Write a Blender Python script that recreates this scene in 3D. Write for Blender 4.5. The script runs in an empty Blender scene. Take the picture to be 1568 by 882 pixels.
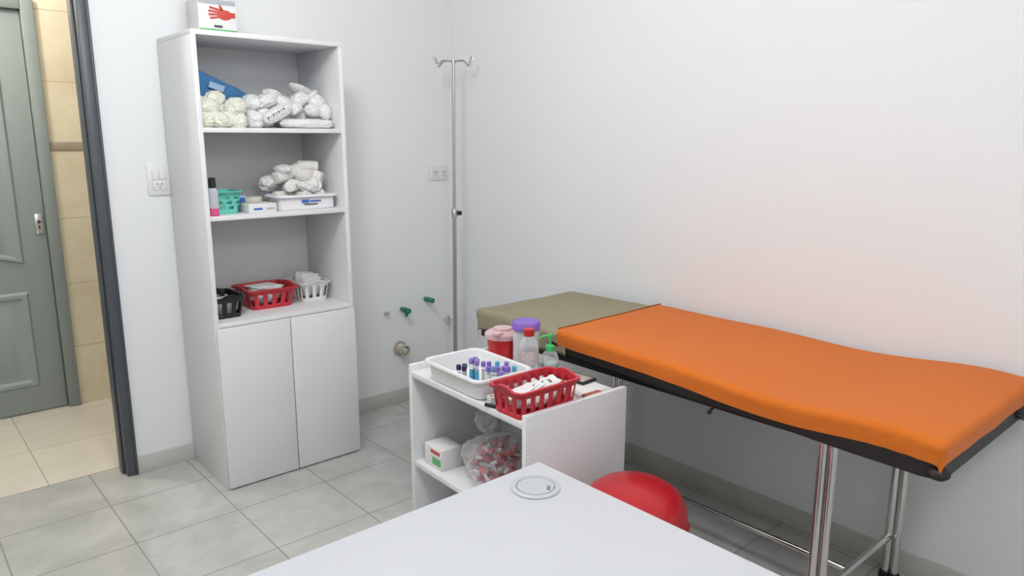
import bpy, bmesh, math, random
from mathutils import Vector, Matrix, noise, Euler
random.seed(7)
scene = bpy.context.scene
scene.view_settings.view_transform = 'Standard'

# ------------------------------------------------------------------ materials
def new_mat(name):
    m = bpy.data.materials.new(name); m.use_nodes = True
    return m, m.node_tree.nodes, m.node_tree.links, m.node_tree.nodes['Principled BSDF']

def mat(name, col, rough=0.5, metal=0.0, var=0.03, vscale=6.0, bump=0.0, bscale=60.0, spec=0.5, coat=0.0, sheen=0.0, sss=0.0):
    m, n, l, b = new_mat(name)
    b.inputs['Roughness'].default_value = rough
    b.inputs['Metallic'].default_value = metal
    b.inputs['Specular IOR Level'].default_value = spec
    b.inputs['Coat Weight'].default_value = coat
    b.inputs['Sheen Weight'].default_value = sheen
    tc = n.new('ShaderNodeTexCoord')
    nz = n.new('ShaderNodeTexNoise'); nz.inputs['Scale'].default_value = vscale
    nz.inputs['Detail'].default_value = 4
    l.new(tc.outputs['Object'], nz.inputs['Vector'])
    mx = n.new('ShaderNodeMix'); mx.data_type = 'RGBA'
    c1 = tuple(max(0, c*(1-var)) for c in col)+(1,)
    c2 = tuple(min(1, c*(1+var)) for c in col)+(1,)
    mx.inputs[6].default_value = c1; mx.inputs[7].default_value = c2
    l.new(nz.outputs['Fac'], mx.inputs[0]); l.new(mx.outputs[2], b.inputs['Base Color'])
    if bump > 0:
        n2 = n.new('ShaderNodeTexNoise'); n2.inputs['Scale'].default_value = bscale
        n2.inputs['Detail'].default_value = 5
        l.new(tc.outputs['Object'], n2.inputs['Vector'])
        bp = n.new('ShaderNodeBump'); bp.inputs['Strength'].default_value = bump
        bp.inputs['Distance'].default_value = 0.01
        l.new(n2.outputs['Fac'], bp.inputs['Height']); l.new(bp.outputs['Normal'], b.inputs['Normal'])
    return m

def clear(name, tint=(1,1,1), amount=0.8, rough=0.08, gcol=(1,1,1)):
    m, n, l, b = new_mat(name)
    out = n['Material Output']
    tr = n.new('ShaderNodeBsdfTransparent'); tr.inputs[0].default_value = tint+(1,)
    b.inputs['Base Color'].default_value = gcol+(1,)
    b.inputs['Roughness'].default_value = rough
    mx = n.new('ShaderNodeMixShader')
    lw = n.new('ShaderNodeLayerWeight'); lw.inputs[0].default_value = 0.35
    mr = n.new('ShaderNodeMapRange')
    mr.inputs['To Min'].default_value = 1-amount; mr.inputs['To Max'].default_value = min(1, 1-amount+0.5)
    l.new(lw.outputs['Facing'], mr.inputs['Value'])
    l.new(mr.outputs[0], mx.inputs[0]); l.new(tr.outputs[0], mx.inputs[1]); l.new(b.outputs[0], mx.inputs[2])
    l.new(mx.outputs[0], out.inputs['Surface'])
    return m

def tile_mat(name, c1, c2, grout, w, h, off, axes='XY', mortar=0.004, rough=0.25, nscale=5.0, contrast=1.0, bump=0.3):
    m, n, l, b = new_mat(name)
    b.inputs['Roughness'].default_value = rough
    tc = n.new('ShaderNodeTexCoord')
    sep = n.new('ShaderNodeSeparateXYZ'); l.new(tc.outputs['Object'], sep.inputs[0])
    cmb = n.new('ShaderNodeCombineXYZ')
    for k, a in enumerate(axes):
        ad = n.new('ShaderNodeMath'); ad.operation = 'SUBTRACT'; ad.inputs[1].default_value = off[k]
        l.new(sep.outputs[a], ad.inputs[0]); l.new(ad.outputs[0], cmb.inputs[k])
    br = n.new('ShaderNodeTexBrick'); br.offset = 0.0; br.squash = 1.0
    br.inputs['Scale'].default_value = 1.0
    br.inputs['Brick Width'].default_value = w; br.inputs['Row Height'].default_value = h
    br.inputs['Mortar Size'].default_value = mortar; br.inputs['Mortar Smooth'].default_value = 0.1
    br.inputs['Bias'].default_value = 0
    br.inputs['Color1'].default_value = (1,1,1,1); br.inputs['Color2'].default_value = (0.95,0.95,0.95,1)
    l.new(cmb.outputs[0], br.inputs['Vector'])
    nz = n.new('ShaderNodeTexNoise'); nz.inputs['Scale'].default_value = nscale; nz.inputs['Detail'].default_value = 7
    nz.inputs['Roughness'].default_value = 0.6; nz.inputs['Distortion'].default_value = 0.6
    l.new(tc.outputs['Object'], nz.inputs['Vector'])
    rp = n.new('ShaderNodeValToRGB')
    rp.color_ramp.elements[0].position = 0.5-0.18*contrast; rp.color_ramp.elements[0].color = c1+(1,)
    rp.color_ramp.elements[1].position = 0.5+0.18*contrast; rp.color_ramp.elements[1].color = c2+(1,)
    l.new(nz.outputs['Fac'], rp.inputs[0])
    mul = n.new('ShaderNodeMix'); mul.data_type='RGBA'; mul.blend_type='MULTIPLY'; mul.inputs[0].default_value=1
    l.new(rp.outputs[0], mul.inputs[6]); l.new(br.outputs['Color'], mul.inputs[7])
    mx = n.new('ShaderNodeMix'); mx.data_type='RGBA'
    l.new(br.outputs['Fac'], mx.inputs[0]); l.new(mul.outputs[2], mx.inputs[6]); mx.inputs[7].default_value = grout+(1,)
    l.new(mx.outputs[2], b.inputs['Base Color'])
    bp = n.new('ShaderNodeBump'); bp.inputs['Strength'].default_value = bump; bp.inputs['Distance'].default_value = 0.002
    bp.invert = True
    l.new(br.outputs['Fac'], bp.inputs['Height']); l.new(bp.outputs['Normal'], b.inputs['Normal'])
    return m

WALL = mat('wall_paint', (0.855,0.865,0.87), 0.6, var=0.01, vscale=1.5, bump=0.03, bscale=90)
CEIL = mat('ceiling_paint', (0.88,0.885,0.89), 0.8, var=0.01)
FLOOR = tile_mat('floor_tiles', (0.46,0.46,0.43), (0.58,0.58,0.55), (0.32,0.31,0.285), 0.3625, 0.3575, (-1.13-0.3625*9, -0.955-0.3575*12), mortar=0.0026, rough=0.16, nscale=6)
BASE = mat('baseboard_tile', (0.57,0.56,0.52), 0.3, var=0.08, vscale=9)
CFLOOR = tile_mat('corridor_floor_tiles', (0.74,0.69,0.58), (0.80,0.75,0.64), (0.48,0.44,0.35), 0.45, 0.45, (-2.0-4.5, 0.12-4.5), mortar=0.0025, rough=0.12, nscale=3)
CWALL = tile_mat('corridor_wall_tiles', (0.72,0.62,0.44), (0.84,0.76,0.58), (0.52,0.43,0.29), 0.55, 0.34, (-1.70-5.5, -0.02-3.4), axes='XZ', mortar=0.002, rough=0.3, nscale=4)
MELA = mat('white_melamine', (0.79,0.795,0.805), 0.38, var=0.01)
MELA_D = mat('desk_melamine', (0.58,0.59,0.625), 0.45, var=0.01)
MELA_E = mat('melamine_edge', (0.78,0.79,0.80), 0.35, var=0.01)
GAP = mat('dark_gap', (0.05,0.05,0.05), 0.8)
FRAME = mat('charcoal_metal_paint', (0.075,0.085,0.10), 0.4, var=0.1, vscale=12)
DOORG = mat('greygreen_door_paint', (0.29,0.335,0.325), 0.38, var=0.04, vscale=3)
DOORF = mat('door_frame_paint', (0.25,0.285,0.275), 0.4, var=0.05)
CHROME = mat('chrome', (0.72,0.71,0.69), 0.16, metal=1.0, var=0.03)
STEEL = mat('steel_tube', (0.50,0.49,0.46), 0.28, metal=1.0, var=0.06)
BLACK = mat('black_plastic', (0.012,0.012,0.013), 0.4, var=0.1)
VINYL = mat('black_vinyl', (0.018,0.014,0.014), 0.55, var=0.2, bump=0.3, bscale=40)
ORANGE = mat('orange_fabric', (0.70,0.172,0.020), 0.85, var=0.05, vscale=4, bump=0.2, bscale=260, spec=0.15, sheen=0.1)
KHAKI = mat('khaki_fabric', (0.36,0.32,0.22), 0.88, var=0.06, vscale=8, bump=0.25, bscale=220, spec=0.15)
REDP = mat('red_plastic', (0.52,0.016,0.023), 0.32, var=0.05, coat=0.1)
REDB = mat('red_basket_plastic', (0.58,0.03,0.045), 0.35, var=0.04)
WHP = mat('white_plastic', (0.80,0.80,0.81), 0.32, var=0.01)
WHB = mat('white_basket_plastic', (0.78,0.77,0.74), 0.4, var=0.02)
TURQ = mat('turquoise_plastic', (0.13,0.58,0.48), 0.35, var=0.03)
CARD = mat('white_cardboard', (0.76,0.76,0.75), 0.6, var=0.03, vscale=20)
PRINT_R = mat('print_red', (0.55,0.06,0.05), 0.5, var=0.3, vscale=60)
PRINT_G = mat('print_green', (0.12,0.42,0.15), 0.5)
PRINT_K = mat('print_dark', (0.05,0.05,0.06), 0.5)
PRINT_B = mat('print_blue', (0.05,0.16,0.5), 0.5)
PRINT_Y = mat('print_grey', (0.4,0.42,0.45), 0.5)
PAPER = mat('paper', (0.78,0.78,0.77), 0.7, var=0.02)
TAN = mat('tan_envelope', (0.70,0.62,0.44), 0.7, var=0.04)
GAUZE = mat('gauze_white', (0.80,0.78,0.74), 0.75, var=0.05, vscale=30, bump=0.5, bscale=120)
BAGW = mat('white_wrapper', (0.78,0.78,0.78), 0.3, var=0.15, vscale=25, bump=0.8, bscale=38)
BAGY = mat('pale_yellow_wrapper', (0.74,0.75,0.63), 0.35, var=0.12, vscale=25, bump=0.8, bscale=38)
BLUEF = mat('blue_nonwoven_fabric', (0.05,0.19,0.40), 0.8, var=0.15, vscale=15, bump=0.5, bscale=60)
GREENP = mat('green_tap_plastic', (0.01,0.20,0.10), 0.35, var=0.05)
GREENL = mat('bright_green_plastic', (0.05,0.50,0.14), 0.3, var=0.03)
PURPLE = mat('purple_plastic', (0.25,0.13,0.55), 0.35, var=0.04)
BRASS = mat('beige_pvc', (0.52,0.49,0.40), 0.4, var=0.1)
PINKL = mat('pink_gel', (0.75,0.10,0.27), 0.3)
SHARPLID = clear('pink_translucent_lid', (0.95,0.72,0.74), 0.45, 0.2, (0.85,0.62,0.64))
CLEAR = clear('clear_plastic', (0.96,0.97,0.98), 0.85)
BAGC = clear('clear_plastic_bag', (0.97,0.97,0.98), 0.93, 0.15)
FROST = clear('frosted_plastic', (0.90,0.92,0.95), 0.45, 0.3, (0.78,0.79,0.83))
WINE = mat('wine_red_caps', (0.36,0.02,0.04), 0.35, var=0.2, vscale=20)
DGREY = mat('dark_grey_interior', (0.18,0.18,0.18), 0.6)
TUBEB = mat('vial_blue', (0.08,0.40,0.62), 0.3)
LAVEN = mat('vial_lavender', (0.26,0.18,0.52), 0.3)
DARKV = mat('vial_dark', (0.03,0.03,0.09), 0.3)

# ------------------------------------------------------------------ mesh builder
class B:
    def __init__(s, name):
        s.name = name; s.bm = bmesh.new(); s.mats = []
    def mi(s, m):
        if m not in s.mats: s.mats.append(m)
        return s.mats.index(m)
    def add(s, t, m, M=None, smooth=False):
        i = s.mi(m)
        if M is not None: bmesh.ops.transform(t, matrix=M, verts=t.verts)
        for f in t.faces: f.material_index = i; f.smooth = smooth
        me = bpy.data.meshes.new('t'); t.to_mesh(me); t.free()
        s.bm.from_mesh(me); bpy.data.meshes.remove(me)
    def box(s, x0, x1, y0, y1, z0, z1, m, bev=0.0, rot=None, seg=2):
        t = bmesh.new(); bmesh.ops.create_cube(t, size=1)
        c = Vector(((x0+x1)/2,(y0+y1)/2,(z0+z1)/2))
        bmesh.ops.scale(t, vec=(abs(x1-x0),abs(y1-y0),abs(z1-z0)), verts=t.verts)
        if bev > 0:
            bmesh.ops.bevel(t, geom=list(t.edges), offset=bev, segments=seg, affect='EDGES', profile=0.5)
        M = Matrix.Translation(c)
        if rot: M = M @ Euler(rot).to_matrix().to_4x4()
        s.add(t, m, M)
    def cyl(s, p0, p1, r, m, r2=None, seg=20, smooth=True):
        p0 = Vector(p0); p1 = Vector(p1); d = p1-p0
        t = bmesh.new()
        bmesh.ops.create_cone(t, cap_ends=True, segments=seg, radius1=r, radius2=r if r2 is None else r2, depth=d.length)
        M = Matrix.Translation((p0+p1)/2) @ d.to_track_quat('Z','Y').to_matrix().to_4x4()
        i = s.mi(m)
        s.add(t, m, M, smooth)
    def lathe(s, prof, c, m, seg=32, M=None, smooth=True):
        t = bmesh.new(); rings = []
        for r, z in prof:
            if r < 1e-6: rings.append([t.verts.new((0,0,z))])
            else: rings.append([t.verts.new((r*math.cos(2*math.pi*k/seg), r*math.sin(2*math.pi*k/seg), z)) for k in range(seg)])
        for a, b in zip(rings, rings[1:]):
            for k in range(seg):
                k2 = (k+1) % seg
                if len(a) == 1 and len(b) == 1: continue
                if len(a) == 1: t.faces.new((a[0], b[k2], b[k]))
                elif len(b) == 1: t.faces.new((a[k], a[k2], b[0]))
                else: t.faces.new((a[k], a[k2], b[k2], b[k]))
        bmesh.ops.recalc_face_normals(t, faces=t.faces)
        T = Matrix.Translation(Vector(c))
        if M is not None: T = T @ M
        s.add(t, m, T, smooth)
    def tube(s, pts, r, m, seg=12, closed=False):
        pts = [Vector(p) for p in pts]; n = len(pts)
        t = bmesh.new(); rings = []
        prev = None
        for i, p in enumerate(pts):
            if closed: d = pts[(i+1) % n]-pts[i-1]
            elif i == 0: d = pts[1]-p
            elif i == n-1: d = p-pts[-2]
            else: d = (pts[i+1]-p).normalized()+(p-pts[i-1]).normalized()
            d.normalize()
            if prev is None:
                a = d.orthogonal().normalized()
            else:
                a = (prev - d*prev.dot(d)).normalized()
            prev = a; b = d.cross(a)
            rings.append([t.verts.new(p+(a*math.cos(2*math.pi*k/seg)+b*math.sin(2*math.pi*k/seg))*r) for k in range(seg)])
        prs = list(zip(rings, rings[1:]))
        if closed: prs.append((rings[-1], rings[0]))
        for a, b in prs:
            for k in range(seg):
                t.faces.new((a[k], a[(k+1)%seg], b[(k+1)%seg], b[k]))
        if not closed:
            t.faces.new(rings[0][::-1]); t.faces.new(rings[-1])
        bmesh.ops.recalc_face_normals(t, faces=t.faces)
        s.add(t, m, None, True)
    def blob(s, c, rad, m, seed=0, amp=0.25, freq=2.2, sub=4, rot=(0,0,0), flat=None, box=0.0, ridge=True, clamp=None, post=None):
        t = bmesh.new(); bmesh.ops.create_icosphere(t, subdivisions=sub, radius=1)
        off = Vector((seed*3.7, seed*1.3, seed*2.1))
        for v in t.verts:
            n = v.co.normalized()
            if box > 0:
                mxx = max(abs(n.x),abs(n.y),abs(n.z))
                n = n*(1-box) + (n/mxx)*box*0.85
            d = noise.noise(v.co*freq+off)
            if ridge:
                d = d*0.5 + (0.5-abs(noise.noise(v.co*freq*1.9+off*1.7))*2)*0.35 + noise.noise(v.co*freq*4+off)*0.30 + (0.3-abs(noise.noise(v.co*freq*3.1+off*0.7)))*0.35
            v.co = Vector((n.x*rad[0], n.y*rad[1], n.z*rad[2]))*(1+amp*d)
        R = Euler(rot).to_matrix().to_4x4()
        M = Matrix.Translation(Vector(c)) @ R
        bmesh.ops.transform(t, matrix=M, verts=t.verts)
        if post:
            for v in t.verts: v.co = Vector(post(v.co))
        if flat is not None:
            for v in t.verts:
                if v.co.z < flat: v.co.z = flat
        if clamp:
            for v in t.verts:
                v.co.x=min(max(v.co.x,clamp[0]),clamp[1]); v.co.y=min(max(v.co.y,clamp[2]),clamp[3])
        s.add(t, m, None, True)
    def grid(s, fn, nu, nv, m, smooth=True):
        t = bmesh.new()
        g = [[t.verts.new(fn(i/nu, j/nv)) for j in range(nv+1)] for i in range(nu+1)]
        for i in range(nu):
            for j in range(nv):
                t.faces.new((g[i][j], g[i+1][j], g[i+1][j+1], g[i][j+1]))
        s.add(t, m, None, smooth)
    def done(s, solid=None, sharp=35, solid_off=-1, parent=None):
        me = bpy.data.meshes.new(s.name); s.bm.to_mesh(me); s.bm.free()
        for m in s.mats: me.materials.append(m)
        try: me.set_sharp_from_angle(angle=math.radians(sharp))
        except Exception: pass
        o = bpy.data.objects.new(s.name, me); scene.collection.objects.link(o)
        if solid:
            md = o.modifiers.new('thickness','SOLIDIFY'); md.thickness = solid; md.offset = solid_off
        if parent: o.parent = parent
        return o

def simple_box(name, x0,x1,y0,y1,z0,z1,m,bev=0.0):
    b = B(name); b.box(x0,x1,y0,y1,z0,z1,m,bev); return b.done()

# ------------------------------------------------------------------ room shell
RX0, RY0, H = -3.5, -4.4, 2.6
simple_box('floor', RX0-0.1, 0.1, RY0-0.1, 0.12, -0.1, 0, FLOOR)
simple_box('ceiling', RX0-0.1, 0.1, RY0-0.1, 0.12, H, H+0.1, CEIL)
simple_box('wall_right', 0, 0.1, RY0-0.1, 0.12, 0, H, WALL)
simple_box('wall_left', RX0-0.1, RX0, RY0-0.1, 0.12, 0, H, WALL)
simple_box('wall_rear', RX0, 0, RY0-0.1, RY0, 0, H, WALL)
DX0, DX1 = -2.60, -1.70   # wall opening incl. frame
b = B('wall_back')
b.box(DX1, 0, 0, 0.12, 0, H, WALL)
b.box(RX0, DX0, 0, 0.12, 0, H, WALL)
b.box(DX0, DX1, 0, 0.12, 2.09, H, WALL)
b.done()
b = B('baseboard_back'); b.box(DX1+0.005, -0.008, -0.009, 0, 0, 0.075, BASE, 0.002); b.box(RX0, DX0-0.005, -0.009, 0, 0, 0.075, BASE, 0.002); b.done()
b = B('baseboard_right'); b.box(-0.009, 0, RY0, 0, 0, 0.075, BASE, 0.002); b.done()
b = B('baseboard_left'); b.box(RX0, RX0+0.009, RY0, 0, 0, 0.075, BASE, 0.002); b.done()
b = B('trim_1')
for xa, xb in ((DX1-0.035, DX1), (DX0, DX0+0.035)):
    b.box(xa, xb, -0.012, 0.132, 0, 2.09, FRAME, 0.003)
b.box(DX1-0.002, DX1+0.008, -0.016, 0, 0, 2.10, FRAME, 0.003)
b.box(DX0-0.008, DX0+0.002, -0.016, 0, 0, 2.10, FRAME, 0.003)
b.box(DX1-0.045, DX1-0.035, 0.03, 0.075, 0, 2.06, FRAME, 0.003)
b.box(DX0+0.036, DX1-0.036, -0.012, 0.132, 2.055, 2.09, FRAME, 0.003)
b.done()
# corridor
CY = 1.11
simple_box('corridor_floor', -4.2, 0.6, 0.12, CY+0.1, -0.1, 0, CFLOOR)
simple_box('corridor_ceiling', -4.2, 0.6, 0.12, CY+0.1, H, H+0.1, CEIL)
simple_box('wall_corridor_left', -4.3, -4.2, 0.12, CY+0.1, 0, H, WALL)
simple_box('wall_corridor_right', 0.6, 0.7, 0.12, CY+0.1, 0, H, WALL)
LX0, LX1 = -2.56, -1.685
b = B('wall_corridor')
b.box(LX1, 0.6, CY, CY+0.1, 0, H, CWALL)
b.box(-4.2, LX0, CY, CY+0.1, 0, H, CWALL)
b.box(LX0, LX1, CY, CY+0.1, 2.06, H, CWALL)
b.done()
b = B('trim_2'); b.box(LX1+0.002, 0.6, CY-0.006, CY, 1.345, 1.385, mat('brown_listello',(0.36,0.29,0.22),0.35,var=0.25,vscale=30), 0.001); b.done()
b = B('trim_3')
b.box(LX1-0.055, LX1, CY-0.02, CY+0.1, 0, 2.06, DOORF, 0.004)
b.box(LX0, LX0+0.055, CY-0.02, CY+0.1, 0, 2.06, DOORF, 0.004)
b.box(LX0+0.056, LX1-0.056, CY-0.02, CY+0.1, 2.01, 2.06, DOORF, 0.004)
b.done()
b = B('door_1')
lx0, lx1 = LX0+0.058, LX1-0.058
b.box(lx0, lx1, CY+0.01, CY+0.05, 0.008, 2.005, DOORG, 0.002)
def panel(x0,x1,z0,z1,arch=0.0):
    def loop(ins, y):
        pts=[]
        n=14
        X0,X1,Z0,Z1=x0+ins,x1-ins,z0+ins,z1-ins
        for k in range(n+1):
            u=k/n; pts.append((X0+(X1-X0)*u,y,Z0 - (0 if arch>=0 else arch*math.sin(math.pi*u)) ))
        for k in range(n+1):
            u=k/n; pts.append((X1-(X1-X0)*u,y,Z1+(arch*math.sin(math.pi*u) if arch>0 else 0)))
        return pts
    t=bmesh.new()
    ls=[loop(0,CY+0.0095),loop(0.012,CY-0.004),loop(0.028,CY-0.004),loop(0.042,CY+0.006),loop(0.075,CY+0.006),loop(0.095,CY-0.001)]
    rs=[[t.verts.new(p) for p in L] for L in ls]
    for a,c in zip(rs,rs[1:]):
        for k in range(len(a)):
            t.faces.new((a[k],a[(k+1)%len(a)],c[(k+1)%len(a)],c[k]))
    t.faces.new(rs[-1])
    bmesh.ops.recalc_face_normals(t,faces=t.faces)
    b.add(t,DOORG,None,False)
panel(lx0+0.11, lx1-0.11, 0.14, 0.64, 0.0)
panel(lx0+0.11, lx1-0.11, 0.78, 1.86, -0.05)
b.box(lx1-0.045, lx1-0.012, CY-0.002, CY+0.011, 0.93, 1.03, CHROME, 0.002)
b.cyl((lx1-0.028,CY-0.004,0.99),(lx1-0.028,CY+0.0,0.99),0.008,BLACK)
b.box(lx1-0.031, lx1-0.025, CY-0.004, CY, 0.955, 0.972, BLACK)
b.done()

# ------------------------------------------------------------------ storage cabinet
CX0, CX1, CYF, CYB, CH = -1.46, -0.855, -0.404, -0.012, 1.79
T = 0.018
b = B('storage_cabinet')
b.box(CX0, CX0+T, CYF, CYB, 0, CH-T, MELA, 0.0012)
b.box(CX1-T, CX1, CYF, CYB, 0, CH-T, MELA, 0.0012)
b.box(CX0, CX1, CYF, CYB, CH-T, CH, MELA, 0.0012)
b.box(CX0+T, CX1-T, CYB-0.006, CYB, 0.03, CH-T, MELA)
for zt in (1.442, 1.11):
    b.box(CX0+T, CX1-T, CYF+0.003, CYB-0.006, zt-T, zt, MELA, 0.001)
b.box(CX0+T, CX1-T, CYF+0.001, CYB-0.006, 0.69-T, 0.69, MELA, 0.001)
b.box(CX0+T, CX1-T, CYF+0.02, CYB-0.006, 0.02, 0.038, MELA)
xm = (CX0+CX1)/2
b.box(CX0+0.004, xm-0.002, CYF-T, CYF-0.002, 0.006, 0.672, MELA_E, 0.0012)
b.box(xm+0.002, CX1-0.004, CYF-T, CYF-0.002, 0.006, 0.672, MELA_E, 0.0012)
b.box(xm-0.0019, xm+0.0019, CYF-0.003, CYF+0.02, 0.008, 0.67, GAP)
b.box(CX0+0.006, CX1-0.006, CYF-0.0019, CYF-0.0001, 0.007, 0.671, GAP)
b.done()

b = B('glove_box')
b.box(-1.42,-1.28,-0.385,-0.26,CH,CH+0.115,CARD,0.002)
b.box(-1.418,-1.282,-0.3862,-0.3848,CH+0.002,CH+0.008,PRINT_G)
b.box(-1.418,-1.282,-0.3862,-0.3848,CH+0.095,CH+0.112,PRINT_Y)
FX=-1.335
b.blob((FX+0.012,-0.386,CH+0.06),(0.026,0.002,0.018),PRINT_R,3,0.15,1.5,3)
for k in range(4):
    b.box(FX-0.050+0.004*abs(k-1.5),FX+0.002,-0.3868,-0.385,CH+0.046+k*0.010,CH+0.053+k*0.010,PRINT_R,rot=(0,0.12*(k-1.5),0))
b.box(FX-0.005,FX+0.004,-0.3868,-0.385,CH+0.070,CH+0.094,PRINT_R,rot=(0,-0.5,0))
b.box(FX+0.03,FX+0.05,-0.3868,-0.385,CH+0.052,CH+0.070,PRINT_R)
b.box(-1.365,-1.335,-0.3862,-0.3848,CH+0.014,CH+0.022,PRINT_K)
b.done()
b = B('glove_box')
b.box(-1.41,-1.275,-0.375,-0.26,CH+0.115,CH+0.22,CARD,0.002)
b.box(-1.40,-1.285,-0.3762,-0.3748,CH+0.118,CH+0.135,LAVEN)
b.done()

# ------------------------------------------------------------------ baskets
def rrect(cx, cy, w, d, r, n=5):
    pts = []
    for (sx, sy, a0) in ((1,1,0),(-1,1,90),(-1,-1,180),(1,-1,270)):
        for k in range(n+1):
            a = math.radians(a0+90*k/n)
            pts.append((cx+sx*(w/2-r)+r*math.cos(a), cy+sy*(d/2-r)+r*math.sin(a)))
    return pts
def resample(pts, N):
    L=[0]; n=len(pts)
    for i in range(n):
        a=pts[i]; c=pts[(i+1)%n]; L.append(L[-1]+math.dist(a,c))
    out=[]
    for k in range(N):
        s=L[-1]*k/N
        for i in range(n):
            if L[i]<=s<=L[i+1]+1e-9:
                u=(s-L[i])/max(1e-9,L[i+1]-L[i]); a=pts[i]; c=pts[(i+1)%n]
                out.append((a[0]+(c[0]-a[0])*u, a[1]+(c[1]-a[1])*u)); break
    return out
def basket(name, cx, cy, z, w, d, h, m, taper=0.82, N=44, rotz=0.0, lip=0.006, rnd=0.02, slots=True, dots=False, th=0.0022):
    b = B(name)
    top = resample(rrect(0,0,w,d,rnd), N*2)
    def ring(f, ex=0.0):
        ins = (1-taper)*(1-f)*min(w,d)/2
        out=[]
        for (x,y) in top:
            fx=(w/2-ins+ex)/(w/2); fy=(d/2-ins+ex)/(d/2)
            up=0.0
            if f>=0.99 and not dots:
                if w>=d: up=0.010*max(0,1-(y/(d*0.28))**2) if abs(x)>w*0.45 else 0
                else: up=0.010*max(0,1-(x/(w*0.28))**2) if abs(y)>d*0.45 else 0
            out.append((x*fx,y*fy,h*f+up))
        return out
    t = bmesh.new()
    def R(f, ex=0, dz=0): return [t.verts.new((x,y,zz+dz)) for x,y,zz in ring(f,ex)]
    n2=N*2
    def band(a,c,sel=lambda k:True):
        for k in range(n2):
            if sel(k): t.faces.new((a[k],a[(k+1)%n2],c[(k+1)%n2],c[k]))
    r0=R(0.0); r1=R(0.2); r2=R(0.76); r3=R(1.0); r4=R(1.0,lip); r5=R(1.0,lip,-0.006)
    t.faces.new(r0[::-1])
    band(r0,r1)
    if dots:
        rm=[R(f) for f in (0.2,0.34,0.44,0.56,0.66,0.76)]
        for q,(a,c) in enumerate(zip(rm,rm[1:])):
            if q%2==0: band(a,c,lambda k,q=q:(k+ (q//2))%4 not in (0,1) )
            else: band(a,c)
    elif slots: 
        rm=R(0.5)
        band(r1,rm,lambda k:k%4 not in (0,1)); band(rm,r2,lambda k:k%4 not in (0,1))
    else: band(r1,r2)
    band(r2,r3); band(r3,r4); band(r4,r5)
    bmesh.ops.remove_doubles(t,verts=t.verts,dist=1e-6)
    bmesh.ops.recalc_face_normals(t,faces=t.faces)
    b.add(t,m,Matrix.Translation((cx,cy,z+0.0001))@Matrix.Rotation(rotz,4,'Z'),False)
    return b.done(solid=th, solid_off=1)

def roll(b, c, r, L, m, ang=0, tilt=0, seed=0):
    R = Matrix.Rotation(ang,4,'Z') @ Matrix.Rotation(tilt,4,'Y') @ Matrix.Rotation(math.pi/2,4,'Y')
    prof=[(0,-L/2),(r*0.55,-L/2),(r*0.92,-L/2+r*0.12),(r,-L/2+r*0.35),(r*1.02,0),(r,L/2-r*0.35),(r*0.92,L/2-r*0.12),(r*0.55,L/2),(r*0.2,L/2-r*0.1),(0,L/2-r*0.1)]
    t=bmesh.new(); seg=24; rings=[]
    for q,(rr,z) in enumerate(prof):
        if rr<1e-6: rings.append([t.verts.new((0,0,z))])
        else:
            L_=[]
            for k in range(seg):
                a=2*math.pi*k/seg
                f=1+0.10*noise.noise(Vector((math.cos(a)*2+seed,math.sin(a)*2,z*40+seed)))
                L_.append(t.verts.new((rr*f*math.cos(a),rr*f*math.sin(a),z)))
            rings.append(L_)
    for a,c2 in zip(rings,rings[1:]):
        for k in range(seg):
            k2=(k+1)%seg
            if len(a)==1: t.faces.new((a[0],c2[k2],c2[k]))
            elif len(c2)==1: t.faces.new((a[k],a[k2],c2[0]))
            else: t.faces.new((a[k],a[k2],c2[k2],c2[k]))
    bmesh.ops.recalc_face_normals(t,faces=t.faces)
    b.add(t,m,Matrix.Translation(Vector(c))@R,True)

# ---- shelf 1 (z 1.442)
Z1=1.4421
INX0,INX1=CX0+T+0.002, CX1-T-0.002
b=B('folded_blue_gown')
def gp(co):
    u=(co.x+1.438)/0.27
    f=1.0-0.45*max(0,min(1,u))
    return (co.x,co.y,Z1+(co.z-Z1)*f)
b.blob((-1.31,-0.115,Z1+0.128),(0.185,0.110,0.145),BLUEF,5,0.10,1.5,5,flat=Z1,box=0.8,post=gp,clamp=(INX0,INX1,-0.222,-0.022))
b.box(-1.345,-1.285,-0.226,-0.223,Z1+0.148,Z1+0.172,mat('label_pale_blue',(0.35,0.5,0.68),0.5),rot=(0.1,0.3,0))
b.done()
b=B('wrapped_bandage_bundles')
k=0
for (x,y,z,rx,ry,rz) in [(-1.405,-0.31,0.032,0.033,0.05,0.033),(-1.36,-0.34,0.030,0.032,0.045,0.030),(-1.31,-0.33,0.028,0.030,0.05,0.028),
    (-1.40,-0.27,0.085,0.034,0.04,0.034),(-1.385,-0.32,0.076,0.034,0.04,0.028),(-1.345,-0.28,0.104,0.038,0.045,0.028),(-1.28,-0.31,0.076,0.040,0.05,0.038),(-1.32,-0.27,0.06,0.040,0.04,0.040),(-1.275,-0.34,0.024,0.028,0.035,0.024)]:
    k+=1; b.blob((x,y,Z1+z),(rx,ry,rz),BAGY,k,0.26,1.6,4,rot=(0.2*k,0.3*k,0.5*k),flat=Z1,clamp=(INX0,-1.235,-0.39,-0.225))
b.done()
b=B('wrapped_dressing_packs')
k=20
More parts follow.
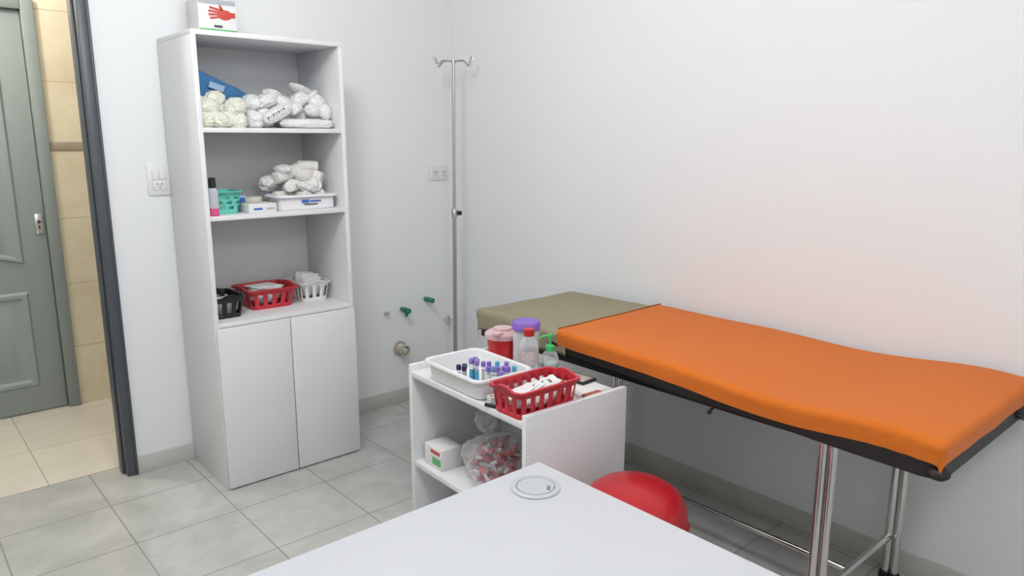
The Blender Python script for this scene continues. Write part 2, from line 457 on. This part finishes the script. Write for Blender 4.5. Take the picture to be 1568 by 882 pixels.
PK=[(-1.20,-0.28,0.035,0.038,0.05,0.035),(-1.15,-0.27,0.04,0.045,0.05,0.04),(-1.08,-0.25,0.05,0.055,0.05,0.045),(-1.0,-0.24,0.05,0.055,0.05,0.045),(-0.93,-0.25,0.05,0.045,0.05,0.045),
    (-1.19,-0.26,0.100,0.044,0.045,0.034),(-1.13,-0.26,0.112,0.045,0.045,0.030),(-1.06,-0.26,0.100,0.045,0.05,0.034),(-0.985,-0.25,0.118,0.045,0.045,0.034),(-0.915,-0.26,0.098,0.040,0.045,0.050),(-0.975,-0.25,0.158,0.055,0.04,0.016),(-0.925,-0.25,0.142,0.030,0.035,0.016),(-1.15,-0.31,0.05,0.045,0.03,0.026),(-0.95,-0.30,0.075,0.038,0.03,0.028),(-1.03,-0.30,0.080,0.040,0.03,0.026),(-1.10,-0.24,0.135,0.040,0.04,0.018),(-0.90,-0.31,0.070,0.030,0.03,0.034)]
for (x,y,z,rx,ry,rz) in PK:
    k+=1; b.blob((x,y,Z1+z),(rx,ry,rz),BAGW,k,0.24,1.5,4,rot=(0.25*math.sin(k),0.5*math.sin(k*2.3),0.7*math.sin(k*1.3)),flat=Z1,clamp=(-1.232,INX1,-0.39,-0.03))
b.blob((-1.00,-0.345,Z1+0.020),(0.125,0.042,0.021),BAGW,50,0.10,1.6,4,flat=Z1,box=0.5,clamp=(-1.232,INX1,-0.395,-0.03))
b.blob((-1.12,-0.335,Z1+0.060),(0.075,0.028,0.024),BAGW,51,0.12,1.6,4,rot=(0.5,-0.45,0.1),flat=Z1,box=0.4,clamp=(-1.232,INX1,-0.39,-0.03))
for i in range(7):
    x=-1.172+i*0.011; z=0.040+i*0.0062
    b.box(x-0.003,x+0.003,-0.3665,-0.3645,Z1+z-0.0035,Z1+z+0.0035,PRINT_Y if i%2 else PRINT_K,rot=(0,-0.45,0))
b.done()

# ---- shelf 2 (z 1.11)
Z2=1.1101
b=B('hand_gel_bottle')
b.lathe([(0,0),(0.017,0),(0.019,0.004),(0.019,0.03)],(-1.417,-0.378,Z2),PINKL)
b.lathe([(0.019,0.03),(0.019,0.085),(0.016,0.1),(0.011,0.108)],(-1.417,-0.378,Z2),FROST)
b.lathe([(0.0,0.107),(0.013,0.107),(0.014,0.115),(0.013,0.145),(0.0,0.147)],(-1.417,-0.378,Z2),BLACK)
b.done()
basket('turquoise_basket',-1.352,-0.28,Z2,0.12,0.14,0.088,TURQ,taper=0.78,N=24,dots=True)
b=B('stationery_box')
b.box(-1.280,-1.235,-0.24,-0.14,Z2,Z2+0.06,mat('pale_blue_box',(0.45,0.6,0.75),0.5),0.002)
b.box(-1.275,-1.240,-0.2415,-0.239,Z2+0.035,Z2+0.055,PRINT_B)
b.done()
b=B('medicine_box')
b.box(-1.280,-1.165,-0.375,-0.27,Z2,Z2+0.036,CARD,0.002,)
b.box(-1.260,-1.225,-0.3762,-0.3748,Z2+0.012,Z2+0.020,PRINT_B)
b.box(-1.205,-1.175,-0.3762,-0.3748,Z2+0.014,Z2+0.019,PRINT_Y)
b.done()
b=B('adhesive_tape_roll')
b.lathe([(0.018,0),(0.034,0),(0.036,0.003),(0.036,0.05),(0.034,0.053),(0.018,0.053),(0.018,0)],(-1.195,-0.215,Z2),mat('cream_tape',(0.70,0.66,0.56),0.6))
b.done()
b=B('instrument_tray')
def trayobj(b,cx,cy,z,w,d,h,m,rnd=0.03,taper=0.86,lip=0.012,rotz=0):
    N=80; top=resample(rrect(0,0,w,d,rnd),N)
    t=bmesh.new()
    def R(ins,zz): return [t.verts.new((x*(w/2-ins)/(w/2),y*(d/2-ins)/(d/2),zz)) for x,y in top]
    e=(1-taper)*min(w,d)/2
    rs=[R(e*1.3,0.0),R(e*1.0,0.004),R(lip,h-0.003),R(lip*0.7,h),R(0.002,h),R(0,h-0.003),R(0,h-0.009),R(0.003,h-0.009),R(0.003,h-0.004),R(lip+0.001,h-0.006),R(e+0.003,0.008),R(e*1.3+0.002,0.005)]
    t.faces.new(rs[0][::-1])
    for a,c in zip(rs,rs[1:]):
        for k in range(N): t.faces.new((a[k],a[(k+1)%N],c[(k+1)%N],c[k]))
    t.faces.new(rs[-1])
    bmesh.ops.recalc_face_normals(t,faces=t.faces)
    b.add(t,m,Matrix.Translation((cx,cy,z))@Matrix.Rotation(rotz,4,'Z'),True)
trayobj(b,-1.02,-0.295,Z2,0.275,0.16,0.062,WHP)
b.box(-1.05,-1.02,-0.3685,-0.3655,Z2+0.028,Z2+0.042,PRINT_B,rot=(0.1,0,0))
b.box(-1.015,-0.965,-0.3685,-0.3655,Z2+0.032,Z2+0.038,PRINT_B,rot=(0.1,0,0))
b.box(-1.04,-0.98,-0.3665,-0.3640,Z2+0.020,Z2+0.024,PRINT_K,rot=(0.1,0,0))
b.done()
b=B('gauze_roll_pile')
rr=[(-1.09,-0.27,0.050,0.026,0.09,0.2),(-1.02,-0.29,0.048,0.028,0.1,1.9),(-0.96,-0.285,0.048,0.028,0.1,-0.3),(-1.07,-0.29,0.088,0.024,0.08,1.3),(-1.03,-0.27,0.095,0.027,0.09,0.8),(-0.98,-0.28,0.09,0.03,0.1,-0.6),(-0.945,-0.28,0.085,0.026,0.08,1.2),
    (-1.07,-0.24,0.135,0.026,0.09,0.3),(-0.995,-0.26,0.14,0.027,0.1,2.2),(-0.95,-0.27,0.135,0.028,0.09,-0.8),(-1.01,-0.24,0.162,0.026,0.1,0.4),(-0.965,-0.26,0.176,0.023,0.09,-0.5),(-1.115,-0.19,0.095,0.028,0.07,0.5)]
for i,(x,y,z,r,L,a) in enumerate(rr):
    roll(b,(x,y,Z2+z),r,L,GAUZE,a,(0.35 if z>0.06 else 0.1)*math.sin(i*2.3),i)
b.blob((-1.115,-0.2,Z2+0.110),(0.042,0.04,0.03),BAGW,70,0.25,1.8,4)
b.blob((-1.07,-0.25,Z2+0.165),(0.04,0.035,0.02),BAGW,71,0.25,1.8,4)
b.blob((-1.00,-0.31,Z2+0.085),(0.05,0.03,0.022),BAGW,72,0.25,1.8,4,rot=(0,0.4,0.3))
b.done()

# ---- shelf 3 (z .69)
Z3=0.6901
basket('black_basket',-1.370,-0.24,Z3,0.125,0.20,0.085,BLACK,taper=0.8,N=30)
basket('red_basket',-1.160,-0.185,Z3,0.210,0.20,0.085,REDB,taper=0.8,N=36)
basket('white_basket',-0.958,-0.17,Z3,0.135,0.20,0.085,WHB,taper=0.8,N=32)
b=B('kraft_envelope'); b.box(-1.435,-1.345,-0.055,-0.050,Z3,Z3+0.155,TAN,0.0005,rot=(-0.06,0,0)); b.done()
b=B('basket_papers')
for i in range(4):
    b.box(-1.225,-1.10,-0.24,-0.12,Z3+0.062+i*0.007,Z3+0.066+i*0.007,PAPER,0.0008,rot=(0.05*math.sin(i*2),0.06*math.sin(i*3),0.25*math.sin(i*5)))
b.blob((-1.165,-0.185,Z3+0.045),(0.065,0.06,0.04),BAGW,81,0.2,1.8,4)
b.done()
b=B('syringe_packs')
for i in range(6):
    b.box(-0.998,-0.918,-0.225+0.018*i,-0.218+0.018*i,Z3+0.02,Z3+0.105+0.006*(i%3),PAPER,0.001,rot=(0.25,0.1*math.sin(i*4),0.1*math.sin(i*3)))
b.done()
b=B('suture_packs')
for i in range(4):
    b.box(-1.40,-1.340,-0.30+0.025*i,-0.294+0.025*i,Z3+0.012,Z3+0.072,BAGW,0.001,rot=(0.25,0,0.06*i))
b.done()

# ------------------------------------------------------------------ switch, outlet, plumbing
b=B('light_switch')
x,z=-1.50,1.235
b.box(x-0.044,x+0.044,-0.009,0,z-0.062,z+0.062,WHP,0.003)
b.box(x-0.027,x+0.027,-0.011,-0.008,z-0.042,z+0.042,mat('switch_inner',(0.70,0.70,0.71),0.4),0.001)
b.box(x-0.024,x-0.002,-0.0145,-0.010,z+0.003,z+0.038,WHP,0.0015)
b.box(x+0.002,x+0.024,-0.0145,-0.010,z+0.003,z+0.038,WHP,0.0015)
b.box(x-0.024,x+0.024,-0.013,-0.010,z-0.038,z-0.002,WHP,0.001)
for sx in (-1,1): b.box(x+sx*0.008-0.0015,x+sx*0.008+0.0015,-0.0138,-0.0125,z-0.021,z-0.011,PRINT_K,rot=(0,sx*0.5,0))
b.box(x-0.0012,x+0.0012,-0.0138,-0.0125,z-0.034,z-0.026,PRINT_K)
b.done()
b=B('wall_outlet')
x,z=-0.092,1.222
b.box(x-0.060,x+0.060,-0.009,0,z-0.038,z+0.038,WHP,0.003)
for cxx in (x-0.026,x+0.026):
    b.box(cxx-0.023,cxx+0.023,-0.012,-0.008,z-0.023,z+0.023,WHP,0.001)
    for sx in (-1,1): b.box(cxx+sx*0.008-0.0018,cxx+sx*0.008+0.0018,-0.0128,-0.0115,z+0.001,z+0.011,PRINT_K,rot=(0,sx*0.5,0))
    b.box(cxx-0.0014,cxx+0.0014,-0.0128,-0.0115,z-0.014,z-0.005,PRINT_K)
b.done()
def stub(b,x,z,r=0.012,L=0.03,m=BRASS):
    b.lathe([(r*1.9,0),(r*1.9,0.003),(r,0.004)],(x,0,z),WHP,M=Matrix.Rotation(math.pi/2,4,'X'))
    b.cyl((x,0,z),(x,-L,z),r,m)
for i,(x,z) in enumerate([(-0.35,0.515),(-0.198,0.55)]):
    b=B('water_tap'); stub(b,x,z,0.010,0.04,GREENP)
    b.cyl((x,-0.025,z),(x,-0.055,z),0.015,GREENP,seg=8)
    b.lathe([(0.0,0),(0.013,0),(0.014,0.004),(0.014,0.022),(0.010,0.026),(0,0.026)],(x,-0.055,z),GREENP,M=Matrix.Rotation(math.pi/2,4,'X'))
    if i==0:
        b.cyl((x,-0.05,z),(x,-0.052,z-0.032),0.008,GREENP); b.box(x-0.025,x+0.010,-0.07,-0.062,z+0.004,z+0.014,GREENP,0.003)
    b.done()
b=B('pipe_stub'); stub(b,-0.447,0.508,0.009,0.03); b.done()
b=B('angle_valve'); stub(b,-0.07,0.415,0.008,0.045,CHROME); b.cyl((-0.07,-0.04,0.385),(-0.07,-0.04,0.44),0.007,CHROME); b.cyl((-0.09,-0.04,0.415),(-0.05,-0.04,0.415),0.006,CHROME); b.done()
b=B('drain_pipe')
MX=Matrix.Rotation(math.pi/2,4,'X')
b.lathe([(0.042,0),(0.042,0.002),(0.026,0.003),(0.026,0.04),(0.030,0.041),(0.030,0.058),(0.022,0.058),(0.022,0.01),(0,0.01)],(-0.366,0,0.30),BRASS,M=MX)
b.cyl((-0.372,-0.012,0.315),(-0.366,-0.056,0.297),0.016,mat('cream_plug',(0.75,0.72,0.6),0.5))
b.done()

# ------------------------------------------------------------------ IV pole
b=B('iv_pole')
px,py=-0.175,-0.236
tx,ty=0.012,-0.010
def pp(z): return Vector((px+tx*z/1.78,py+ty*z/1.78,z))
b.cyl(pp(0.09),pp(1.03),0.0105,STEEL); b.cyl(pp(1.03),pp(1.775),0.0075,STEEL)
b.lathe([(0,-0.02),(0.014,-0.02),(0.015,0.015),(0.011,0.022),(0,0.022)],pp(1.03),STEEL)
q=pp(1.03); b.cyl(q,q+Vector((0.018,-0.012,0)),0.005,STEEL); b.lathe([(0,-0.012),(0.011,-0.01),(0.013,0),(0.011,0.01),(0,0.012)],q+Vector((0.022,-0.014,0)),BLACK)
top=pp(1.775)
for a in (-48.7+14, -48.7-14, 131.3+14, 131.3-14):
    d=Vector((math.cos(math.radians(a)),math.sin(math.radians(a)),0))
    pts=[top+d*r+Vector((0,0,zz)) for r,zz in [(0,-0.004),(0.025,0.0),(0.050,0.0),(0.060,-0.004),(0.068,-0.014),(0.076,-0.024),(0.083,-0.023),(0.088,-0.010),(0.093,0.006),(0.099,0.020)]]
    b.tube(pts,0.0038,STEEL,8)
b.lathe([(0,-0.012),(0.011,-0.012),(0.011,0.004),(0,0.008)],top,STEEL)
for a in (45,135,225,315):
    d=Vector((math.cos(math.radians(a)),math.sin(math.radians(a)),0))
    c0=pp(0.1); pts=[c0, c0+d*0.05+Vector((0,0,0.0)), Vector((px,py,0))+d*0.15+Vector((0,0,0.065)), Vector((px,py,0))+d*0.20+Vector((0,0,0.052))]
    b.tube(pts,0.0095,STEEL,10)
    e=Vector((px,py,0))+d*0.205
    b.lathe([(0,0),(0.018,0),(0.021,0.01),(0.018,0.05),(0.012,0.062),(0,0.064)],e,BLACK)
b.lathe([(0,0.07),(0.02,0.07),(0.024,0.09),(0.02,0.13),(0.012,0.14)],(px,py,0),STEEL)
b.done()

# ------------------------------------------------------------------ examination bed
YN,YF=-2.75,-0.95
XR=-0.035
def xl(y): return -0.725+(y-YN)*0.068
def shx(x,y): 
    k=(xl(y)-XR)/(-0.725-XR)
    return XR+(x-XR)*k
def topz(x,y):
    s=(y-YN)
    z=0.732+0.014*math.exp(-((s-0.12)/0.16)**2)-0.010*math.exp(-((s-0.5)/0.22)**2)
    if y>-1.46: z-=0.006+0.02*((y+1.46)/0.5)**2*0.5
    z+=0.003*noise.noise(Vector((x*5,y*3,0.3)))
    return z
def cloth(b,m,x0,x1,y0,y1,L,r,nu,nv,dnear,dfar,seed,dz=0.0,wr=0.006,hem=0.07,pleat=0.0):
    ylo=y0-(L if dnear else 0); yhi=y1+(L if dfar else 0)
    def fn(u,v):
        X=x0-L+(x1-x0+2*L)*u; Y=ylo+(yhi-ylo)*v
        cx=min(max(X,x0+r),x1-r); cy=Y
        if dnear: cy=max(cy,y0+r)
        if dfar: cy=min(cy,y1-r)
        ex,ey=X-cx,Y-cy
        e=math.hypot(ex,ey)
        z=topz(cx,cy)+dz
        if e<1e-7: 
            return (shx(cx,cy),cy,z)
        n1=noise.noise(Vector((X*2+seed,Y*2,seed)))
        dx,dy=ex/e,ey/e
        e*=1+hem*n1
        if e<math.pi*r/2: out=r*math.sin(e/r); dn=r*(1-math.cos(e/r))
        else: 
            dd=e-math.pi*r/2
            w_=wr*min(1,dd/0.02)
            out=r+w_*noise.noise(Vector((X*8,Y*8,seed)))-0.12*dd; dn=r+dd
            if pleat: out+=pleat*min(1,dd/0.01)*math.exp(-((Y-y0-0.08)/0.12)**2)*math.sin(Y*130)
        px_=cx+dx*out; py_=cy+dy*out
        return (shx(px_,cy), py_, z-dn)
    b.grid(fn,nu,nv,m)
b=B('examination_bed')
n=40
t=bmesh.new(); rings=[]
for i in range(n+1):
    y=YN+0.012+(YF-YN-0.024)*i/n
    zt=topz(-0.3,y)-0.012; zb=0.646+0.002*noise.noise(Vector((y*5,0,0)))
    endk=min(1,min(i,n-i)/1.0)
    x0=shx(-0.716+ (0.012 if endk<1 else 0),y); x1=XR-0.002-(0.012 if endk<1 else 0)
    ring=[(x0+0.01,y,zt),(x0,y,zt-0.02),(x0-0.002,y,(zt+zb)/2),(x0+0.006,y,zb+0.006),(x0+0.022,y,zb),(x1-0.02,y,zb),(x1,y,zb+0.01),(x1,y,zt-0.02),(x1-0.01,y,zt)]
    rings.append([t.verts.new(p) for p in ring])
for a,c in zip(rings,rings[1:]):
    for k in range(len(a)): t.faces.new((a[k],a[(k+1)%len(a)],c[(k+1)%len(a)],c[k]))
t.faces.new(rings[0]); t.faces.new(rings[-1][::-1])
bmesh.ops.recalc_face_normals(t,faces=t.faces); b.add(t,VINYL,None,True)
b.blob((-0.695,YN+0.018,0.668),(0.026,0.022,0.016),VINYL,9,0.2,1.6,4)
b.blob((-0.10,YN+0.01,0.672),(0.06,0.02,0.025),VINYL,10,0.3,1.6,4)
for (kx,ky) in ((-0.685,-2.13),):
    b.cyl((kx+0.02,ky,0.646),(kx,ky,0.638),0.004,BLACK); b.blob((kx-0.002,ky,0.636),(0.008,0.007,0.006),BLACK,1,0.05,1,3,ridge=False)
b.cyl((-0.10,YN+0.02,0.65),(-0.10,YN-0.02,0.645),0.007,BLACK)
def tubeframe():
    zt=0.632
    xa,xb=-0.606,-0.085
    for y in (-2.43,-1.27):
        for dy,r in ((0.0,0.0135),(-0.026,0.0115)):
            for x in (xa,xb):
                b.cyl((x,y+dy,0.012),(x,y+dy,zt),r,CHROME)
        for x in (xa,xb):
            b.lathe([(0,0),(0.019,0),(0.021,0.006),(0.018,0.03),(0,0.032)],(x,y,0),BLACK)
            b.lathe([(0,0),(0.017,0),(0.019,0.006),(0.016,0.03),(0,0.032)],(x,y-0.026,0),BLACK)
        b.cyl((xa,y,0.15),(xb,y,0.15),0.011,CHROME)
        b.cyl((xa,y,zt-0.004),(xb,y,zt-0.004),0.012,CHROME)
    b.cyl((-0.375,-2.43,0.15),(-0.375,-1.27,0.15),0.009,CHROME)
    for x in (xa,xb):
        b.box(x-0.013,x+0.013,YN+0.06,YF-0.06,0.622,0.647,BLACK,0.003)
    for y in (YN+0.06,-1.46,YF-0.06):
        b.box(xa+0.013,xb-0.013,y-0.012,y+0.012,0.622,0.647,BLACK,0.003)
tubeframe()
bed=b.done(sharp=50)
b=B('head_cover'); cloth(b,KHAKI,-0.724,XR-0.004,-1.50,YF,0.078,0.016,70,50,False,True,3.1,0.003,0.010,hem=0.15)
o=b.done(solid=0.0015); o.parent=bed
b=B('fitted_sheet'); cloth(b,ORANGE,-0.725,XR-0.002,YN,-1.46,0.050,0.019,130,240,True,False,1.3,0.008,0.004,hem=0.05,pleat=0.0016)
pts=[]
for i in range(41):
    u=i/40; x=-0.712+(XR-0.01+0.712)*u; y=-1.46+0.008*math.sin(u*9)*0.6
    pts.append((shx(x,y),y,topz(x,-1.4605)+0.009))
b.tube(pts,0.003,mat('dark_hem',(0.30,0.10,0.03),0.8),8)
o=b.done(sharp=70); o.parent=bed

# ------------------------------------------------------------------ side table (instrument cart)
cart_start=set(bpy.data.objects)
SX0,SX1,SY0,SY1,SH=-1.130,-0.725,-1.84,-1.215,0.65
TT=0.628
b=B('side_table')
b.box(SX0,SX1,SY0,SY0+0.018,0.0,SH,MELA,0.0012)
b.box(SX0,SX1,SY1-0.018,SY1,0.0,SH,MELA,0.0012)
b.box(SX0,SX1,SY0+0.018,SY1-0.018,TT-0.02,TT,MELA,0.0012)
b.box(SX0+0.004,SX1,SY0+0.018,SY1-0.018,0.285,0.303,MELA,0.0012)
b.box(SX0+0.004,SX1,SY0+0.018,SY1-0.018,0.06,0.078,MELA,0.0012)
b.box(SX1-0.018,SX1,SY0+0.018,SY1-0.018,0.078,0.285,MELA)
b.box(SX1-0.018,SX1,SY0+0.018,SY1-0.018,0.303,TT-0.02,MELA)
b.done()
b=B('specimen_tray'); trayobj(b,-1.03,-1.475,TT+0.0005,0.225,0.315,0.068,WHP,rnd=0.03,taper=0.84,rotz=0.0)
b.done()
b=B('blood_tube_assortment')
def vial(x,y,z,h,cap,r=0.0065,body=CLEAR,lbl=None):
    b.lathe([(0,0),(r*0.6,0.001),(r*0.85,0.005),(r*0.85,h-0.012)],(x,y,z),body,12)
    if lbl: b.lathe([(r*0.88,0.012),(r*0.88,h*0.6)],(x,y,z),lbl,12)
    b.lathe([(0,h-0.016),(r,h-0.016),(r*1.08,h-0.012),(r*1.08,h-0.002),(r,h),(0,h)],(x,y,z),cap,14)
zt=TT+0.0056
for i,(x,y) in enumerate([(-1.095,-1.465),(-1.088,-1.485),(-1.075,-1.470)]):
    vial(x,y,zt,0.068,DARKV,0.0075,lbl=PAPER)
for i,(x,y) in enumerate([(-1.07,-1.50),(-1.06,-1.515),(-1.052,-1.495),(-1.068,-1.525)]):
    vial(x,y,zt,0.092,LAVEN,0.0078,lbl=TUBEB)
i=0
for gx in range(3):
    for gy in range(5):
        i+=1
        if i in (7,12): continue
        x=-1.02+gx*0.026+0.004*math.sin(i*3); y=-1.495-gy*0.023+0.004*math.cos(i*5)
        vial(x,y,zt,0.066+0.006*math.sin(i*2.1),(LAVEN,LAVEN,PURPLE,TUBEB)[i%4],0.0072,lbl=PAPER)
b.done()
b=B('sharps_container')
sx,sy=-0.80,-1.315
b.lathe([(0,0),(0.046,0),(0.050,0.004),(0.056,0.095),(0.05,0.097),(0,0.097)],(sx,sy,TT),REDP,M=Matrix.Diagonal((1.0,1.05,1,1)))
b.lathe([(0.058,0.082),(0.064,0.083),(0.066,0.092),(0.064,0.10),(0.055,0.106),(0.035,0.11),(0.033,0.118),(0.0,0.12)],(sx,sy,TT),SHARPLID)
b.box(sx-0.062,sx-0.03,sy-0.045,sy-0.015,TT+0.102,TT+0.114,SHARPLID,0.003)
b.done()
b=B('purple_lid_jar')
jx,jy=-0.785,-1.425
b.lathe([(0,0),(0.042,0),(0.045,0.005),(0.045,0.115),(0.040,0.128),(0.040,0.135)],(jx,jy,TT),FROST)
b.lathe([(0,0.003),(0.040,0.003),(0.041,0.08),(0,0.085)],(jx,jy,TT),GAUZE)
b.lathe([(0,0.132),(0.047,0.132),(0.050,0.135),(0.050,0.154),(0.047,0.160),(0.043,0.157),(0,0.157)],(jx,jy,TT),PURPLE)
b.done()
b=B('alcohol_bottle')
ax,ay=-0.848,-1.515
b.lathe([(0,0),(0.028,0),(0.032,0.004),(0.032,0.03),(0.030,0.034),(0.032,0.038),(0.032,0.100),(0.028,0.118),(0.015,0.134),(0.014,0.140)],(ax,ay,TT),CLEAR)
b.lathe([(0.0325,0.045),(0.0325,0.09)],(ax,ay,TT),mat('bottle_label',(0.58,0.50,0.50),0.5,var=0.45,vscale=120),seg=32)
b.lathe([(0,0.138),(0.017,0.138),(0.018,0.141),(0.018,0.160),(0.016,0.162),(0,0.162)],(ax,ay,TT),REDP)
b.done()
b=B('sanitizer_pump_bottle')
gx,gy=-0.772,-1.535
b.lathe([(0,0),(0.026,0),(0.029,0.004),(0.029,0.055),(0.022,0.07),(0.012,0.078)],(gx,gy,TT),CLEAR)
b.lathe([(0,0.004),(0.025,0.004),(0.026,0.04),(0,0.04)],(gx,gy,TT),mat('gel_tint',(0.50,0.62,0.62),0.2))
b.lathe([(0.0292,0.012),(0.0292,0.03)],(gx,gy,TT),mat('sanitizer_label',(0.12,0.45,0.35),0.4,var=0.3,vscale=90))
b.lathe([(0,0.076),(0.014,0.076),(0.015,0.094),(0.008,0.098),(0.005,0.1),(0.005,0.120),(0.009,0.122),(0.009,0.133),(0,0.135)],(gx,gy,TT),GREENL)
b.tube([(gx,gy,TT+0.128),(gx-0.02,gy+0.012,TT+0.128),(gx-0.03,gy+0.018,TT+0.120)],0.004,GREENL,8)
b.done()
basket('red_basket',-1.020,-1.750,TT,0.235,0.135,0.082,REDB,taper=0.86,N=40,rotz=0.03)
b=B('dressing_packets')
for i in range(9):
    x=-1.085+0.016*i; 
    b.box(x-0.036,x+0.036,-1.750-0.026+0.004*(i%3),-1.750+0.026+0.004*(i%3),TT+0.052+0.003*(i%4),TT+0.0545+0.003*(i%4),PAPER if i%3 else BAGW,0.0008,rot=(0.18*math.sin(i*2.1),-0.25+0.12*math.sin(i*1.7),0.3*math.sin(i*3.3)))
for i in range(3):
    b.box(-1.025+0.03*i-0.010,-1.025+0.03*i+0.010,-1.755,-1.750,TT+0.069,TT+0.0705,PRINT_K,rot=(0.1,-0.1,0.4+0.5*i))
b.blob((-1.025,-1.750,TT+0.03),(0.085,0.045,0.026),BAGW,77,0.15,1.8,4)
b.done()
b=B('report_papers')
b.box(-0.875,-0.735,-1.815,-1.575,TT+0.0005,TT+0.006,PAPER,0.0005)
b.box(-0.87,-0.745,-1.79,-1.585,TT+0.006,TT+0.012,CARD,0.0008,rot=(0,0,-0.04))
b.box(-0.87,-0.80,-1.818,-1.79,TT+0.007,TT+0.016,mat('red_notebook_spine',(0.4,0.1,0.08),0.6),0.001)
b.done()
b=B('mobile_phone')
b.box(-0.812,-0.742,-1.725,-1.585,TT+0.0125,TT+0.0205,BLACK,0.003,rot=(0,0,0.12))
b.box(-0.804,-0.750,-1.715,-1.595,TT+0.0206,TT+0.0212,mat('phone_case_tan',(0.45,0.40,0.36),0.4),0.0003,rot=(0,0,0.12)); b.done()
b=B('medical_tape_roll')
b.lathe([(0.008,0),(0.016,0),(0.016,0.026),(0.008,0.026),(0.008,0)],(-1.106,-1.655,TT),CARD)
b.done()
b=B('marker_pen')
b.cyl((-1.118,-1.695,TT+0.006),(-1.132,-1.655,TT+0.006),0.0055,BLACK); b.cyl((-1.118,-1.695,TT+0.006),(-1.113,-1.71,TT+0.006),0.0045,PRINT_K)
b.done()
b=B('supply_box')
b.box(-1.105,-1.02,-1.370,-1.265,0.3032,0.378,CARD,0.002)
b.box(-1.1062,-1.1048,-1.365,-1.315,0.318,0.343,PRINT_G); b.box(-1.1062,-1.1048,-1.36,-1.305,0.356,0.368,PRINT_R)
b.done()
b=B('bag_of_blood_tubes')
random.seed(4)
for i in range(80):
    th=random.uniform(0,6.28); rr_=math.sqrt(random.random())
    zc=random.uniform(0.0,0.10); k_=1-0.45*zc/0.10
    c=Vector((-0.995+0.075*k_*rr_*math.cos(th),-1.555+0.115*k_*rr_*math.sin(th),0.325+zc))
    d=Vector((random.uniform(-1,0.4),random.uniform(-1,1),random.uniform(-0.1,0.7))).normalized()
    b.cyl(c-d*0.024,c+d*0.006,0.0055,FROST,seg=8); b.cyl(c+d*0.004,c+d*0.030,0.0088,WINE if i%3 else REDP,seg=10)
b.blob((-0.995,-1.555,0.375),(0.108,0.150,0.088),BAGC,12,0.20,1.8,5,flat=0.3035)
b.blob((-0.98,-1.45,0.48),(0.028,0.045,0.035),BAGC,13,0.4,2,4)
b.done()
cart_objs=[o for o in bpy.data.objects if o not in cart_start]
piv=Vector((SX0,SY0,0))
RM=Matrix.Translation(piv)@Matrix.Rotation(math.radians(-2.6),4,'Z')@Matrix.Translation(-piv)
for o in cart_objs: o.data.transform(RM)

# ------------------------------------------------------------------ red bin
b=B('red_waste_bin')
rx,ry=-0.938,-2.070
b.lathe([(0,0),(0.100,0),(0.106,0.006),(0.138,0.33),(0.145,0.332),(0.145,0.34),(0.138,0.342)],(rx,ry,0),REDP,48)
b.lathe([(0.136,0.338),(0.147,0.339),(0.150,0.346),(0.149,0.380),(0.143,0.415),(0.128,0.445),(0.100,0.466),(0.055,0.478),(0,0.482)],(rx,ry,0),REDP,56)
b.lathe([(0.1485,0.362),(0.1525,0.364),(0.1525,0.369),(0.1485,0.371)],(rx,ry,0),REDP,56)
b.done()

# ------------------------------------------------------------------ desk
b=B('desk')
KX,KY=-1.447,-2.226
gx,gy,gr=-1.532,-2.307,0.038
b.box(KX-1.45,KX,KY-0.70,KY,0.722,0.75,MELA_D,0.0025)
b.box(KX-0.06,KX-0.04,KY-0.66,KY-0.04,0,0.722,MELA_D,0.001)
b.box(KX-1.41,KX-1.39,KY-0.66,KY-0.04,0,0.722,MELA_D,0.001)
b.box(KX-1.39,KX-0.06,KY-0.12,KY-0.10,0.38,0.722,MELA_D,0.001)
GRM=mat('grommet_plastic',(0.48,0.50,0.53),0.35)
b.lathe([(0.0,0.0005),(0.047,0.0005),(0.047,0.0025),(0.045,0.004),(0.038,0.0045),(0.036,0.0022),(0.0355,0.0022),(0.0345,0.0042),(0,0.0045)],(gx,gy,0.75),GRM,64)
b.lathe([(0.0352,0.0040),(0.0364,0.0046)],(gx,gy,0.75),mat('grommet_seam',(0.33,0.34,0.36),0.5),64)
b.box(gx+0.004,gx+0.020,gy-0.026,gy-0.020,0.7542,0.7552,DGREY,0.0003,rot=(0,0,0.8))
b.done()

# ------------------------------------------------------------------ lights
def bulb_light(name,x,y,z,e,col,rad=0.11):
    b=B(name)
    b.lathe([(0,H-0.002),(0.07,H-0.002),(0.07,H-0.02),(0.02,H-0.03),(0.02,z+rad+0.02),(0.045,z+rad+0.015),(0.045,z+rad+0.003),(0,z+rad+0.002)],(x,y,0),WHP,24)
    o=b.done()
    L=bpy.data.lights.new(name+'_lamp','POINT'); L.shadow_soft_size=rad; L.energy=e; L.color=col
    lo=bpy.data.objects.new(name+'_lamp',L); scene.collection.objects.link(lo); lo.location=(x,y,z); lo.parent=o
bulb_light('ceiling_light',-1.75,-1.55,2.32,38,(0.98,0.99,1.0),0.16)
bulb_light('ceiling_light',-1.95,-3.65,2.32,29,(0.98,0.99,1.0),0.16)
bulb_light('corridor_added_light',-2.3,0.62,2.34,30,(1.0,0.95,0.86),0.08)  # unseen warm lamp and holder, added to brighten the corridor
w=bpy.data.worlds.new('world'); scene.world=w; w.use_nodes=True
w.node_tree.nodes['Background'].inputs[0].default_value=(0.9,0.93,1,1); w.node_tree.nodes['Background'].inputs[1].default_value=0.3

# ------------------------------------------------------------------ camera
cd=bpy.data.cameras.new('camera'); cam=bpy.data.objects.new('camera',cd); scene.collection.objects.link(cam)
cam.location=(-2.42,-3.25,1.40); cam.rotation_euler=(math.radians(78.54),0,math.radians(-41.3))
cd.sensor_width=36; cd.lens=25.83; cd.clip_start=0.02
scene.camera=cam
